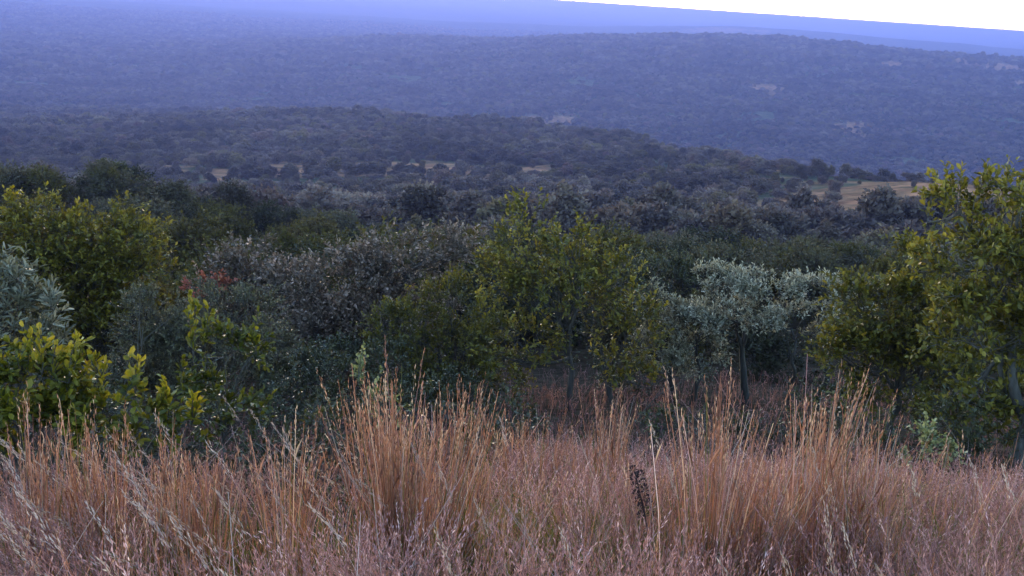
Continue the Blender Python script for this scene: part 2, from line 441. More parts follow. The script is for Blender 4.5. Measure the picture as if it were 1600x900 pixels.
# ------------------------------------------------------------------ trees
def grow(lobes, shoots=(), leaf=(.09, .04), per_m3=170, per_twig=9, twig=.26, oval=False, trunk_r=.06, stems=None, young=.35, zmin=.12,
         upright=.35, droop=0.0, base_tint=.3, bumpy=.25, limb_sides=7, shell=True, jitter=1.0):
    """returns (wood MB, crown MB, list of shoot-leaf arrays); local frame, base at the origin"""
    wood, crown = MB(), MB()
    lobes = [np.array(l, float) for l in lobes]
    ztop = max(l[2] + l[5] for l in lobes)
    cx = np.mean([l[0] for l in lobes])
    if stems is None:
        stems = [((0, 0), (cx * .35, .05, ztop * .28))]
    forks = []
    for (bx, by), f in stems:
        f = np.array(f, float)
        p = bend((bx, by, -.15), f, 8, .12, .1)
        tube(wood, p, np.linspace(trunk_r * 1.25, trunk_r * .72, 8) * np.r_[1.25, np.ones(7)], limb_sides + 1)
        forks.append(f)
    T0, T1, TR = [], [], []
    for l in lobes:
        c = l[:3]; rad = l[3:]
        vol = 4.19 * rad.prod()
        f = min(forks, key=lambda q: np.linalg.norm((q - c) * np.array([1, 1, .5])))
        tgt = c - np.array([0, 0, rad[2] * .35])
        if tgt[2] < f[2] * .6: tgt = c
        p = bend(f, tgt, 8, .16, .35)
        tube(wood, p, np.linspace(trunk_r * .6, trunk_r * .22, 8), limb_sides)
        nc = max(5, int(22 * vol ** .6))
        q = rdir(nc)
        q[:, 2] = np.where(rng.random(nc) < .5, np.abs(q[:, 2]), q[:, 2])      # the outer, upper side of a lobe carries most of the leaves
        q = q * (.45 + .5 * rng.random((nc, 1)) ** .6 if shell else rng.random((nc, 1)) ** (1 / 2.2) * .86)
        q *= 1 + bumpy * rng.normal(size=(nc, 1)) * .5
        cl = c + q * rad
        st = p[rng.integers(3, 8, nc)]
        mid = st * .5 + cl * .5 + rng.normal(size=(nc, 3)) * .06 * jitter
        for a, b, r0, r1 in ((st, mid, .2, .13), (mid, cl, .13, .07)):
            V, F = sticks(a, b, trunk_r * r0, trunk_r * r1); wood.add(V, F, .5)
        nt = max(nc * 2, int(per_m3 * vol))
        which = rng.integers(0, nc, nt)
        wgt = rng.random(nc) + .3
        which = rng.choice(nc, nt, p=wgt / wgt.sum())
        o = cl[which] + rng.normal(size=(nt, 3)) * rad * .12 * jitter
        out = unit((o - c) / rad)
        d = unit(out * .8 + np.array([0, 0, upright]) + rdir(nt) * .75)
        T0.append(o); T1.append(o + d * twig * (.5 + rng.random((nt, 1)))); TR.append(out[:, 2] * .5 + .5)
    T0 = np.concatenate(T0); T1 = np.concatenate(T1); TR = np.concatenate(TR)
    k = (T0[:, 2] > zmin) & (T1[:, 2] > zmin)
    T0, T1, TR = T0[k], T1[k], TR[k]
    V, F = sticks(T0, T1, trunk_r * .06 + .002, .0015); wood.add(V, F, .5)
    n = len(T0); m = per_twig
    t = (np.arange(m)[None, :] + rng.random((n, m)) * .9) / m * .9 + .14
    P = T0[:, None] + (T1 - T0)[:, None] * t[..., None]
    td = unit(T1 - T0)[:, None]
    D = unit(td * (.35 + .6 * t[..., None]) + rdir(n * m).reshape(n, m, 3) * .85 + np.array([0, 0, .12 - droop]))
    Nn = unit(np.array([0, 0, 1.0]) + rdir(n * m).reshape(n, m, 3) * .75)
    L = leaf[0] * (.55 + .75 * rng.random((n, m))) * (1.08 - .25 * t); W = leaf[1] * (.6 + .7 * rng.random((n, m)))
    tb = base_tint + young * (t - .35) * .9 + rng.normal(size=(n, m)) * .10 + rng.normal(size=(n, 1)) * .13
    V, F, kv = leaves(P.reshape(-1, 3), D.reshape(-1, 3), Nn.reshape(-1, 3), L.ravel(), W.ravel(), oval)
    crown.add(V, F, np.repeat(np.clip(tb.ravel(), 0, 1), kv))
    shoot_leaves = []
    for (x, y, z, ln) in shoots:
        y = y + rng.normal() * .06
        top = np.array([x, y, z]); bot = top - np.array([rng.normal() * .12 * ln, rng.normal() * .12 * ln, ln])
        src = min([l[:3] for l in lobes], key=lambda q: np.linalg.norm(q - bot))
        p = bend(src, bot, 5, .06, .1); tube(wood, np.concatenate([p, bend(bot, top, 6, .05, .0)[1:]]), np.linspace(trunk_r * .25, .003, 10), 5)
        for side in range(4):
            f = 1.0 if side == 0 else .45 + .3 * rng.random()
            b0 = bot if side == 0 else bot + (top - bot) * rng.random() * .5
            e = top if side == 0 else b0 + (unit(top - bot) + rdir(1)[0] * .55) * ln * f * .7
            if side: wood.add(*sticks(b0[None], e[None], .004, .002), .5)
            nl = int(max(8, (np.linalg.norm(e - b0) / leaf[0]) * 3.0))
            t = rng.random(nl) ** .7
            P = b0 + (e - b0) * t[:, None]
            D = unit(unit(e - b0) * (.55 + .5 * t[:, None]) + rdir(nl) * .75)
            N2 = unit(np.cross(D, rdir(nl)))
            L = leaf[0] * (.7 + .6 * rng.random(nl)) * (1.1 - .35 * t); W = leaf[1] * (.7 + .5 * rng.random(nl))
            tn = np.clip(base_tint + young * (.25 + .75 * t) + rng.normal(size=nl) * .1, 0, 1)
            shoot_leaves.append((P, D, N2, L, W, tn))
    return wood, crown, shoot_leaves

def finish_tree(name, az, r, wood, crown, sl, leaf_m, bark_m, label, cat, oval=False, group=None, single=0, trunk_name='trunk', crown_name='crown'):
    """an Empty at the foot that parents trunk and crown; single: how many of the largest leaves stay objects of their own"""
    x, y = polar(az, r)
    e = link(name, None); e.location = (x, y, float(ground(x, y))); e.rotation_euler = (0, 0, -R(az))
    tag(e, label, cat, group)
    wood.build(trunk_name, bark_m, e, smooth=True)
    singles = []
    for a in sl:
        P, D, N2, L, W, tn = a
        ns = min(single, len(P)) if single else 0
        if ns:
            order = np.argsort(-L); s = order[:ns]; k = order[ns:]
            singles.append([q[s] for q in a]); a = [q[k] for q in a]; single -= ns
        if len(a[0]):
            V, F, kv = leaves(a[0], a[1], a[2], a[3], a[4], oval)
            crown.add(V, F, np.repeat(a[5], kv))
    c = crown.build(crown_name, leaf_m, e); c['kind'] = 'stuff'
    if singles:
        P, D, N2, L, W, tn = [np.concatenate([s[i] for s in singles]) for i in range(6)]
        vm = []
        for q in range(6):
            b = MB(); V, F, kv = leaves(np.zeros((1, 3)), np.array([[0, 1., 0]]), np.array([[0, 0, 1.]]), 1.0, .45, True, .05 + .03 * q)
            b.add(V, F, .15 + .16 * q); vm.append(b.mesh('leaf', [leaf_m]))
        for i in range(len(P)):
            o = link('leaf', vm[int(np.clip((tn[i] - .07) / .16, 0, 5))], e)
            d = Vector(D[i]).normalized(); s = d.cross(Vector(N2[i])).normalized(); nn = s.cross(d)
            mtx = Matrix((s, d, nn)).transposed().to_4x4()
            mtx.translation = Vector(P[i]); o.matrix_local = mtx @ Matrix.Diagonal((W[i] / .45, L[i], L[i], 1))
    return e
# ------------------------------------------------------------------ the trees and shrubs on the near slope (lobes: centre and radii in m, in the tree's own frame)
SPEC = dict(
    center=dict(az=3.91, r=17.5,
      lobes=[(-0.3, 0, 2.0, 1.0, .9, 0.8), (-0.97, 0.1, 2.89, 0.5, 0.55, 0.61), (-0.19, -0.2, 2.85, 0.54, 0.54, 0.54), (-1.27, 0.3, 2.06, 0.51, 0.56, 0.62), (0.52, 0.2, 2.24, 0.61, 0.59, 0.56), (0.97, 0, 1.41, 0.43, 0.52, 0.62), (0.86, -0.2, 0.76, 0.45, 0.45, 0.45), (-1.12, -0.2, 1.11, 0.56, 0.56, 0.56)],
      shoots=[(-1.04, 0.0, 3.54, 0.82), (-0.51, 0.0, 3.39, 0.7), (-0.13, 0.0, 3.46, 0.7), (0.17, 0.0, 3.08, 0.59), (1.34, 0.0, 1.09, 0.47), (-1.75, 0.0, 2.1, 0.47), (-.75, .1, 3.2, .6), (.45, .1, 2.85, .5), (.85, -.1, 2.6, .5), (-1.3, -.1, 2.7, .45), (1.25, .1, 1.75, .45)]),
    yellow=dict(az=-3.68, r=18.5,
      lobes=[(-0.65, 0, 1.37, 0.65, 0.62, 0.59), (0.1, 0.2, 1.77, 0.54, 0.57, 0.6), (0.32, 0, 0.91, 0.96, 0.87, 0.78), (-0.61, -0.2, 0.56, 0.66, 0.66, 0.66), (-1.03, 0, 1.41, 0.36, 0.39, 0.42), (-0.01, 0, 0.13, 0.97, 0.73, 0.49), (1.06, 0, 0.43, 0.72, 0.66, 0.6)],
      shoots=[(-0.68, 0.0, 2.29, 0.5), (-1.01, 0.0, 1.72, 0.37), (-1.41, 0.0, 1.33, 0.37), (0.01, 0.0, 2.56, 0.5)]),
    grey=dict(az=-8.51, r=22,
      lobes=[(1.03, 0, 2.83, 1.11, 0.87, 0.62), (-0.25, 0, 2.37, 1.12, 0.94, 0.77), (1.94, 0.3, 3.13, 0.7, 0.62, 0.53), (-1.48, 0.2, 2.06, 0.71, 0.71, 0.71), (-0.03, -0.3, 1.31, 1.54, 1.22, 0.91), (-0.97, -0.4, 0.89, 1.05, 1.01, 0.98), (0.79, 0, 1.66, 1.13, 0.98, 0.84), (-0.27, -0.3, -0.02, 1.57, 1.14, 0.71)],
      shoots=[(0.47, 0.0, 3.31, 0.59), (-0.27, 0.0, 3.08, 0.44), (1.96, 0.0, 3.77, 0.52), (-1.14, 0.0, 2.84, 0.44)]),
    greyleft=dict(az=-14.43, r=24,
      lobes=[(-0.13, 0, 2.6, 0.83, 0.71, 0.58), (0.59, 0, 2.52, 0.68, 0.63, 0.58), (-0.7, 0, 2.22, 0.61, 0.61, 0.61), (0.08, 0, 1.9, 1.22, 0.92, 0.61)],
      shoots=[(-0.27, 0.0, 3.2, 0.48), (0.52, 0.0, 3.13, 0.48)]),
    silver=dict(az=16.05, r=18.5,
      lobes=[(-1.5, 0.2, 2.0, 0.6, 0.5, 0.26), (-0.62, 0, 2.08, 0.66, 0.55, 0.30), (0.25, 0.2, 2.05, 0.62, 0.5, 0.28), (-1.12, -0.3, 1.62, 0.75, 0.56, 0.26), (-0.14, -0.3, 1.62, 0.7, 0.53, 0.26), (0.72, 0, 1.78, 0.5, 0.44, 0.28)],
      shoots=[]),
    silverleft=dict(az=10.64, r=18.5,
      lobes=[(-0.96, 0, 1.94, 0.33, 0.28, 0.23), (-0.49, 0, 1.57, 0.59, 0.47, 0.35), (0.04, -0.2, 1.51, 0.58, 0.5, 0.41), (-0.31, 0, 0.98, 0.71, 0.55, 0.38), (-0.8, 0.3, 0.95, 0.42, 0.42, 0.42)],
      shoots=[]),
    right=dict(az=28.02, r=13,
      lobes=[(-1.14, 0, 2.98, 0.3, 0.35, 0.4), (-0.7, 0.2, 2.94, 0.33, 0.36, 0.39), (-0.43, 0, 3.19, 0.28, 0.3, 0.32), (-0.85, 0, 2.3, 0.69, 0.61, 0.53), (-0.29, 0.2, 2.29, 0.49, 0.58, 0.66), (-0.58, -0.2, 1.59, 0.65, 0.59, 0.53), (-0.08, 0, 1.53, 0.49, 0.53, 0.57), (-0.72, 0, 0.83, 0.5, 0.46, 0.42), (-0.34, 0.5, 0.43, 0.43, 0.39, 0.35), (0.27, 0.5, 0.58, 0.61, 0.56, 0.52)],
      shoots=[(-1.45, 0.0, 3.38, 0.61), (-0.99, 0.0, 3.3, 0.52), (-0.61, 0.0, 3.37, 0.52), (-1.5, 0.0, 2.58, 0.39), (-1.25, 0.0, 3.22, 0.44)]),
    rightlow=dict(az=21.78, r=14.5,
      lobes=[(-0.1, 0.2, 2.48, 0.32, 0.32, 0.32), (-0.65, 0, 1.85, 0.5, 0.47, 0.44), (-0.11, 0, 1.85, 0.69, 0.64, 0.59), (-0.42, -0.2, 1.26, 0.73, 0.59, 0.46), (0.24, -0.1, 1.18, 0.64, 0.57, 0.51), (-0.81, 0, 1.22, 0.37, 0.37, 0.37), (0.44, 0.5, 1.59, 0.57, 0.57, 0.57)],
      shoots=[(-0.76, 0.0, 2.37, 0.29), (-0.4, 0.0, 2.38, 0.29), (-0.16, 0.0, 2.94, 0.39), (-1.04, 0.0, 1.64, 0.29)]),
    frontleft=dict(az=-25.93, r=8.2,
      lobes=[(0.06, 0, 1.34, 0.22, 0.26, 0.29), (0.28, 0.1, 1.23, 0.19, 0.24, 0.3), (-0.15, 0, 1.11, 0.24, 0.28, 0.32), (0.26, -0.1, 0.94, 0.32, 0.27, 0.21), (0.04, 0, 0.82, 0.38, 0.33, 0.27), (-0.37, 0, 1.24, 0.27, 0.29, 0.32)],
      shoots=[(0.09, 0.0, 1.85, 0.44), (0.33, 0.0, 1.72, 0.39), (0.2, 0.0, 1.59, 0.33), (-0.12, 0.0, 1.51, 0.33), (0.46, 0.0, 1.54, 0.33), (-0.01, 0.0, 1.5, 0.27)]),
    shoots=dict(az=-20.28, r=8.0,
      lobes=[(-0.05, 0, 1.08, 0.15, 0.14, 0.13), (0.17, 0, 1.0, 0.18, 0.16, 0.13), (-0.21, 0, 1.1, 0.18, 0.17, 0.15), (-0.05, 0, 0.87, 0.27, 0.21, 0.16)],
      shoots=[(-0.02, 0.0, 1.49, 0.43), (0.16, 0.0, 1.31, 0.32), (0.37, 0.0, 1.18, 0.27), (-0.29, 0.0, 1.26, 0.24)]),
    shrub=dict(az=-16.25, r=10,
      lobes=[(0.05, 0, 1.35, 0.32, 0.27, 0.21), (0.34, 0, 1.44, 0.15, 0.15, 0.15), (-0.05, 0, 1.05, 0.29, 0.27, 0.25), (0.17, 0, 0.71, 0.26, 0.26, 0.25), (-0.08, 0.2, 0.6, 0.27, 0.27, 0.27)],
      shoots=[(-0.24, 0.0, 2.05, 0.74), (-0.09, 0.0, 1.87, 0.54), (0.35, 0.0, 1.64, 0.34), (-0.34, 0.0, 1.36, 0.34)]),
    blue=dict(az=-17.43, r=15,
      lobes=[(-0.49, 0, 1.78, 0.62, 0.48, 0.35), (0.57, 0.2, 1.77, 0.63, 0.47, 0.31), (0.03, 0, 1.38, 1.01, 0.72, 0.43), (-0.6, 0, 0.96, 0.68, 0.58, 0.47), (0.76, 0.3, 1.05, 0.59, 0.54, 0.5), (0.01, 0.3, 0.57, 1.0, 0.75, 0.5)],
      shoots=[]),
    silverbig=dict(az=-26.84, r=13,
      lobes=[(0.06, 0, 2.22, 0.45, 0.38, 0.31), (0.36, 0, 1.89, 0.31, 0.31, 0.31), (-0.06, 0, 1.76, 0.5, 0.48, 0.46), (0.33, 0, 1.41, 0.38, 0.36, 0.33), (-0.31, 0, 2.09, 0.41, 0.45, 0.49)],
      shoots=[(0.11, 0.0, 2.49, 0.22), (0.5, 0.0, 2.15, 0.22)]),
    leftyellow=dict(az=-22.70, r=24,
      lobes=[(-1.06, 0, 3.66, 0.98, 0.8, 0.63), (0.21, 0, 3.36, 1.13, 0.93, 0.72), (0.95, 0, 3.27, 0.68, 0.65, 0.60), (-0.41, -0.2, 2.69, 1.5, 1.13, 0.75), (0.65, -0.2, 2.62, 1.0, 0.9, 0.75), (0.1, -0.3, 1.8, 1.2, 1.0, 0.76), (-1.41, 0, 2.82, 0.91, 0.83, 0.76)],
      shoots=[(-1.49, 0.0, 4.63, 0.64), (-0.34, 0.0, 4.2, 0.48), (0.69, 0.0, 4.11, 0.56)]),
    sapling=dict(az=-7.30, r=9,
      lobes=[(-0.1, 0, 1.1, 0.09, 0.14, 0.18), (0.05, 0, 0.89, 0.13, 0.14, 0.15)],
      shoots=[(-0.15, 0.0, 1.51, 0.36), (-0.02, 0.0, 1.2, 0.24)]),
    paleshrub=dict(az=24.30, r=9.5,
      lobes=[(-0.16, 0, 0.68, 0.17, 0.15, 0.12), (0.04, 0, 0.66, 0.12, 0.11, 0.1), (-0.28, 0, 0.57, 0.11, 0.1, 0.09)],
      shoots=[(-0.19, 0.0, 0.95, 0.32), (0.06, 0.0, 0.8, 0.13)]),
    darkshrub=dict(az=-11.75, r=15.5,
      lobes=[(-0.29, 0, 0.58, 0.61, 0.56, 0.51), (0.49, 0, 0.25, 0.51, 0.46, 0.41), (0.09, 0.2, 0.71, 0.51, 0.46, 0.41)],
      shoots=[]),
    darkright=dict(az=12.41, r=22,
      lobes=[(-0.16, 0, 0.16, 1.14, 0.93, 0.71), (-1.53, 0, -0.04, 0.71, 0.64, 0.57), (1.03, 0, 0.48, 0.99, 0.81, 0.64)],
      shoots=[]),
    lowgreen=dict(az=-10.08, r=11,
      lobes=[(-0.08, 0, 0.49, 0.22, 0.2, 0.18), (0.1, 0, 0.34, 0.22, 0.19, 0.16)],
      shoots=[(-0.11, 0.0, 0.65, 0.18)]),
    greenback=dict(az=8.57, r=34,
      lobes=[(-0.33, 0, 2.32, 1.5, 1.16, 0.81), (0.93, 0, 2.34, 1.18, 0.93, 0.68), (-1.15, 0, 2.02, 0.96, 0.86, 0.75)],
      shoots=[]),
    umbrella=dict(az=-21.62, r=80,
      lobes=[(0.03, 0, 3.5, 1.3, 0.9, 0.5), (0.54, 0, 3.3, 0.95, 0.7, 0.42), (-.5, 0, 3.25, .8, .7, .4)],
      shoots=[]),
)

def plant(key, name, label, cat, leaf_m, bark_m='bark', oval=False, single=0, group=None, **kw):
    s = SPEC[key]
    w_, c_, sl = grow(s['lobes'], s['shoots'], oval=oval, **kw)
    return finish_tree(name, s['az'], s['r'], w_, c_, sl, M[leaf_m], M[bark_m], label, cat, oval, group, single)

plant('center', 'bushwillow_tree', 'olive green leafy tree with upright shoots, standing alone at the centre behind the grass', 'tree', 'olive', oval=True,
      leaf=(.10, .044), per_m3=115, per_twig=9, twig=.32, trunk_r=.055, young=.55, base_tint=.38, stems=[((0, 0), (-.12, 0, 1.0)), ((.75, .1), (.55, .1, .75))])
plant('yellow', 'yellow_shrub', 'mustard green shrub at the left foot of the central olive tree', 'shrub', 'yellow',
      leaf=(.075, .034), per_m3=260, per_twig=10, twig=.24, trunk_r=.035, young=.5, base_tint=.42)
plant('grey', 'grey_leaved_tree', 'wide dull grey-green tree with glinting leaves behind the tallest grass tussock', 'tree', 'grey', oval=True,
      leaf=(.10, .045), per_m3=120, per_twig=9, twig=.32, trunk_r=.075, young=.45, base_tint=.50)
tl = plant('greyleft', 'grey_leaved_tree', 'grey-leaved tree carrying a patch of dead red leaves', 'tree', 'grey', oval=True,
      leaf=(.11, .052), per_m3=130, per_twig=9, twig=.32, trunk_r=.06, young=.45, base_tint=.52)
w_, c_, sl = grow([(-.95, -1.3, 2.80, .30, .26, .22), (-.70, -1.35, 2.74, .22, .2, .16)], leaf=(.10, .05), per_m3=420, per_twig=8, twig=.2, trunk_r=.012, zmin=1,
                  stems=[((-.1, -.1), (-.85, -1.2, 2.0))], oval=True)
rb = link('dead_branch', None, tl); tag(rb, 'branch of withered red leaves')
w_.build('twigs', M['bark'], rb); o = c_.build('dead_leaves', M['red'], rb); o['kind'] = 'stuff'
plant('silver', 'silver_leaved_tree', 'silvery flat-topped tree on several dark crooked stems', 'tree', 'silver', 'bark_black',
      leaf=(.085, .024), per_m3=520, per_twig=9, twig=.2, trunk_r=.062, young=.6, base_tint=.46, upright=.6,
      stems=[((0, 0), (-.02, 0, .45)), ((-.75, .2), (-.95, .1, .95)), ((.5, .2), (.55, .1, .75))])
plant('silverleft', 'silver_leaved_tree', 'smaller silvery tree leaning out between the central olive tree and the flat-topped silvery tree', 'tree', 'silver', 'bark_black',
      leaf=(.085, .024), per_m3=480, per_twig=9, twig=.2, trunk_r=.055, young=.5, base_tint=.34, upright=.6,
      stems=[((0, 0), (.12, 0, .75)), ((-.3, .2), (-.45, .1, .6))])
plant('right', 'tall_leafy_tree', 'tall green tree cut by the right edge, pale grey bent trunk', 'tree', 'olive', 'bark_grey', oval=True,
      leaf=(.10, .045), per_m3=230, per_twig=9, twig=.26, trunk_r=.06, young=.5, base_tint=.38,
      stems=[((0, 0), (.12, .05, 1.15)), ((.02, .1), (-.35, .15, 1.5))])
plant('rightlow', 'rounded_shrub', 'rounded dark olive shrub between the silvery tree and the tall tree at right', 'shrub', 'olive', oval=True,
      leaf=(.085, .04), per_m3=290, per_twig=9, twig=.24, trunk_r=.045, young=.5, base_tint=.36)
plant('frontleft', 'young_leaf_bush', 'bright yellow-green bush with big leaves rising from the grass at far left', 'bush', 'young', oval=True, single=150,
      leaf=(.088, .038), per_m3=900, per_twig=7, twig=.16, trunk_r=.02, young=.6, base_tint=.30, zmin=.2)
plant('shoots', 'young_leaf_bush', 'low clump of yellow-green leafy shoots just right of the bright far-left bush', 'bush', 'young', oval=True, single=110,
      leaf=(.095, .042), per_m3=700, per_twig=7, twig=.14, trunk_r=.014, young=.6, base_tint=.32, zmin=.2)
plant('shrub', 'slender_shrub', 'slender shrub with olive-yellow leaves and two long leaning shoots before the blue-green tree', 'shrub', 'young', 'bark_grey', oval=True, single=140,
      leaf=(.085, .042), per_m3=420, per_twig=7, twig=.18, trunk_r=.02, young=.42, base_tint=.16, zmin=.2)
plant('blue', 'blue_green_tree', 'dense low blue-green tree with fine foliage behind the slender yellow shrub', 'tree', 'blue',
      leaf=(.07, .02), per_m3=480, per_twig=10, twig=.22, trunk_r=.05, young=.4, base_tint=.35)
plant('silverbig', 'silver_leaved_bush', 'silver-grey bush with long upright leaves at the left edge above the yellow-green bush', 'bush', 'silver', 'bark', oval=True,
      leaf=(.14, .03), per_m3=190, per_twig=8, twig=.2, trunk_r=.04, young=.4, base_tint=.0, upright=.8)
plant('leftyellow', 'broad_leafy_tree', 'broad olive-yellow tree rising behind the silver bush at left', 'tree', 'yellow',
      leaf=(.13, .06), per_m3=95, per_twig=10, twig=.36, trunk_r=.09, young=.5, base_tint=.30, bumpy=.5)
plant('sapling', 'sapling', 'thin pale sapling beside the left side of the tallest grass tussock', 'sapling', 'pale', 'bark_grey', oval=True, single=60,
      leaf=(.06, .026), per_m3=1100, per_twig=7, twig=.1, trunk_r=.009, young=.4, base_tint=.2, zmin=.3)
plant('paleshrub', 'pale_shrub', 'small pale green round-leaved shrub in the grass near the tall tree at right', 'shrub', 'pale', 'bark_grey', oval=True, single=70,
      leaf=(.045, .032), per_m3=3300, per_twig=7, twig=.09, trunk_r=.008, young=.5, base_tint=.2, zmin=.2)
plant('darkshrub', 'dark_shrub', 'dark green shrub in the shade under the wide grey-green tree', 'shrub', 'dark',
      leaf=(.07, .032), per_m3=330, per_twig=9, twig=.22, trunk_r=.03, young=.35, base_tint=.3)
plant('lowgreen', 'low_shrub', 'low green shrub in the grass left of the tallest tussock', 'shrub', 'dark', oval=True,
      leaf=(.06, .03), per_m3=800, per_twig=8, twig=.14, trunk_r=.012, young=.6, base_tint=.55, zmin=.1)
plant('greenback', 'rounded_tree', 'rounded plain green tree just behind the silvery trees', 'tree', 'dark',
      leaf=(.10, .05), per_m3=95, per_twig=9, twig=.3, trunk_r=.07, young=.4, base_tint=.62)
plant('umbrella', 'umbrella_tree', 'lone flat-crowned tree on the skyline of the left hill shoulder', 'tree', 'dark',
      leaf=(.16, .10), per_m3=140, per_twig=9, twig=.3, trunk_r=.08, young=.3, base_tint=.5)

# dark undershrubs that close the foot of the front row
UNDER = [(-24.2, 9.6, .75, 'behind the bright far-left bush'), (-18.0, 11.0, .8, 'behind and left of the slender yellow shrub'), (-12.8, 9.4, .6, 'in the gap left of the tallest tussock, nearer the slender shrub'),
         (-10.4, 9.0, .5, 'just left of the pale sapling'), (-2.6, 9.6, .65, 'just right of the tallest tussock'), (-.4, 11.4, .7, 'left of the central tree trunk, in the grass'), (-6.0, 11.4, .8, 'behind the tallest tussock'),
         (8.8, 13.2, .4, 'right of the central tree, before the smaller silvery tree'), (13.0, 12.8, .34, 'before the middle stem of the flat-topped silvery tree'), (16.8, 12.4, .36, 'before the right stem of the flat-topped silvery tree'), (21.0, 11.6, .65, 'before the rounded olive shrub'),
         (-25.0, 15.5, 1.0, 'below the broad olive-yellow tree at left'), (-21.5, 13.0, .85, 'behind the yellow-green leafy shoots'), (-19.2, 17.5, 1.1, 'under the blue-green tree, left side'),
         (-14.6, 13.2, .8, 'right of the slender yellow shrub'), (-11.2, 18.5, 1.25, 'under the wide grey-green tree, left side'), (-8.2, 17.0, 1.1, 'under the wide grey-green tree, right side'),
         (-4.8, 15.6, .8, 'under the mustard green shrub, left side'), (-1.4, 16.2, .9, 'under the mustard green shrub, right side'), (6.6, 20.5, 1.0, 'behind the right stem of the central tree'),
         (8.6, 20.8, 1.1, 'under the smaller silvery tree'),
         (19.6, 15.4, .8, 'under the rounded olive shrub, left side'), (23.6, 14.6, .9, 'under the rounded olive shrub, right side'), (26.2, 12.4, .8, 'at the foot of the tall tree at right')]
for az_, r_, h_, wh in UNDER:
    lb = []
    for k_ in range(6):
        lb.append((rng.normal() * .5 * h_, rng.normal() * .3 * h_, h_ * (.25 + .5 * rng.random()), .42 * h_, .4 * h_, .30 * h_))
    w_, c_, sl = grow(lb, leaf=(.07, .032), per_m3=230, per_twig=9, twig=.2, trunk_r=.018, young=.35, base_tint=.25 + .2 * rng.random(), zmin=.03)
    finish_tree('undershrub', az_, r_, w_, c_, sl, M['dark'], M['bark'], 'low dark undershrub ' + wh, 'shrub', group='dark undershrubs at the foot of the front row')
# ------------------------------------------------------------------ the woodland down the slope and over the hills
def habit(kind, h=4.0):
    """lobes of one tree habit, foot at the origin"""
    L = []
    if kind == 'round':
        for k in range(7):
            a = rng.random() * 6.28; d = rng.random() ** .5 * h * .36
            L.append((d * math.cos(a), d * math.sin(a), h * (.62 - .35 * (d / (h * .36)) ** 2 + .08 * rng.normal()), h * .24, h * .24, h * .20))
        L.append((0, 0, h * .42, h * .36, h * .36, h * .26))
    elif kind == 'flat':
        for k in range(8):
            a = rng.random() * 6.28; d = rng.random() ** .5 * h * .48
            L.append((d * math.cos(a), d * math.sin(a), h * (.74 - .10 * d / (h * .48) + .04 * rng.normal()), h * .24, h * .24, h * .12))
    elif kind == 'upright':
        for k in range(8):
            a = rng.random() * 6.28; d = rng.random() ** .5 * h * .24
            L.append((d * math.cos(a), d * math.sin(a), h * (.30 + .52 * rng.random()), h * .20, h * .20, h * .19))
        L.append((0, 0, h * .8, h * .14, h * .14, h * .18))
    else:                                   # low, spreading
        for k in range(8):
            a = rng.random() * 6.28; d = rng.random() ** .5 * h * .5
            L.append((d * math.cos(a), d * math.sin(a), h * (.28 + .22 * rng.random()), h * .22, h * .22, h * .17))
    return L

def fit(me):                                # largest half width and height, for spacing
    n = len(me.vertices); v = np.empty(n * 3, np.float32); me.vertices.foreach_get('co', v); v = v.reshape(-1, 3)
    return v[:, 2].max()

KINDS_ = ['round', 'low', 'upright', 'round', 'flat', 'low', 'round', 'upright']
near_var = []
for k in KINDS_:
    w_, c_, _ = grow(habit(k), leaf=(.20, .10), per_m3=28, per_twig=8, twig=.5, trunk_r=.08, young=.5, base_tint=.35, limb_sides=5, zmin=.25)
    near_var.append((w_.mesh('trunk', [M['bark']], True), c_.mesh('crown', [M['thicket']])))

def horizon_table():
    az = np.arange(-40, 40.01, .5); rr = np.exp(np.linspace(math.log(15), math.log(6000), 500))
    A, Q = np.meshgrid(np.radians(az), rr, indexing='ij')
    e = ground(Q * np.sin(A), Q * np.cos(A)) / Q
    return az, rr, np.maximum.accumulate(e, axis=1)
HT = horizon_table()

def in_sight(x, y, z, h, slack=2.0):
    """what no sight line from the hilltop could reach is left out"""
    r = np.hypot(x, y); a = np.degrees(np.arctan2(x, y))
    ia = np.clip(((a + 40) / .5).astype(int), 0, len(HT[0]) - 1)
    ir = np.clip(np.searchsorted(HT[1], r * .97) - 1, 0, len(HT[1]) - 1)
    return (z + h + slack) / r > HT[2][ia, ir]

def scatter(r0, r1, step, azmax=33.0, jit=.9):
    n = int(r1 / step) + 2
    gx, gy = np.meshgrid(np.arange(-n, n) * step, np.arange(0, n) * step)
    gx = gx.ravel() + (rng.random(gx.size) - .5) * step * jit; gy = gy.ravel() + (rng.random(gy.size) - .5) * step * jit
    r = np.hypot(gx, gy); a = np.degrees(np.arctan2(gx, gy))
    k = (r > r0) & (r < r1) & (np.abs(a) < azmax)
    return gx[k], gy[k]

# --- the nearest bushes below the front row: each one a thing
fx, fy = scatter(20.5, 108, 3.6, 30.5)
fore = [(polar(s['az'], s['r']), 1.7) for s in SPEC.values()]
thick = []
for x, y in zip(fx, fy):
    if any(math.hypot(x - p[0], y - p[1]) < d for p, d in fore): continue
    if vnoise(x / 11, y / 11, 31) > .27: continue
    if 8.5 < math.degrees(math.atan2(x, y)) < 19 and math.hypot(x, y) < 23.5: continue            # open grass seen between the silvery trees' stems
    thick.append((x, y))
thick.sort(key=lambda p: math.hypot(*p))
PLACE = [('on the skyline of the left hill shoulder', lambda a, r: a < -8 and r > 70), ('on the near side of the left hill shoulder', lambda a, r: a < -8 and r > 48), ('close behind the left front trees', lambda a, r: a < -8),
         ('close behind the central tree', lambda a, r: a < 9 and r < 48), ('in the hollow beyond the central tree', lambda a, r: a < 9),
         ('close behind the silvery trees', lambda a, r: r < 48), ('on the slope beyond the silvery trees', lambda a, r: True)]
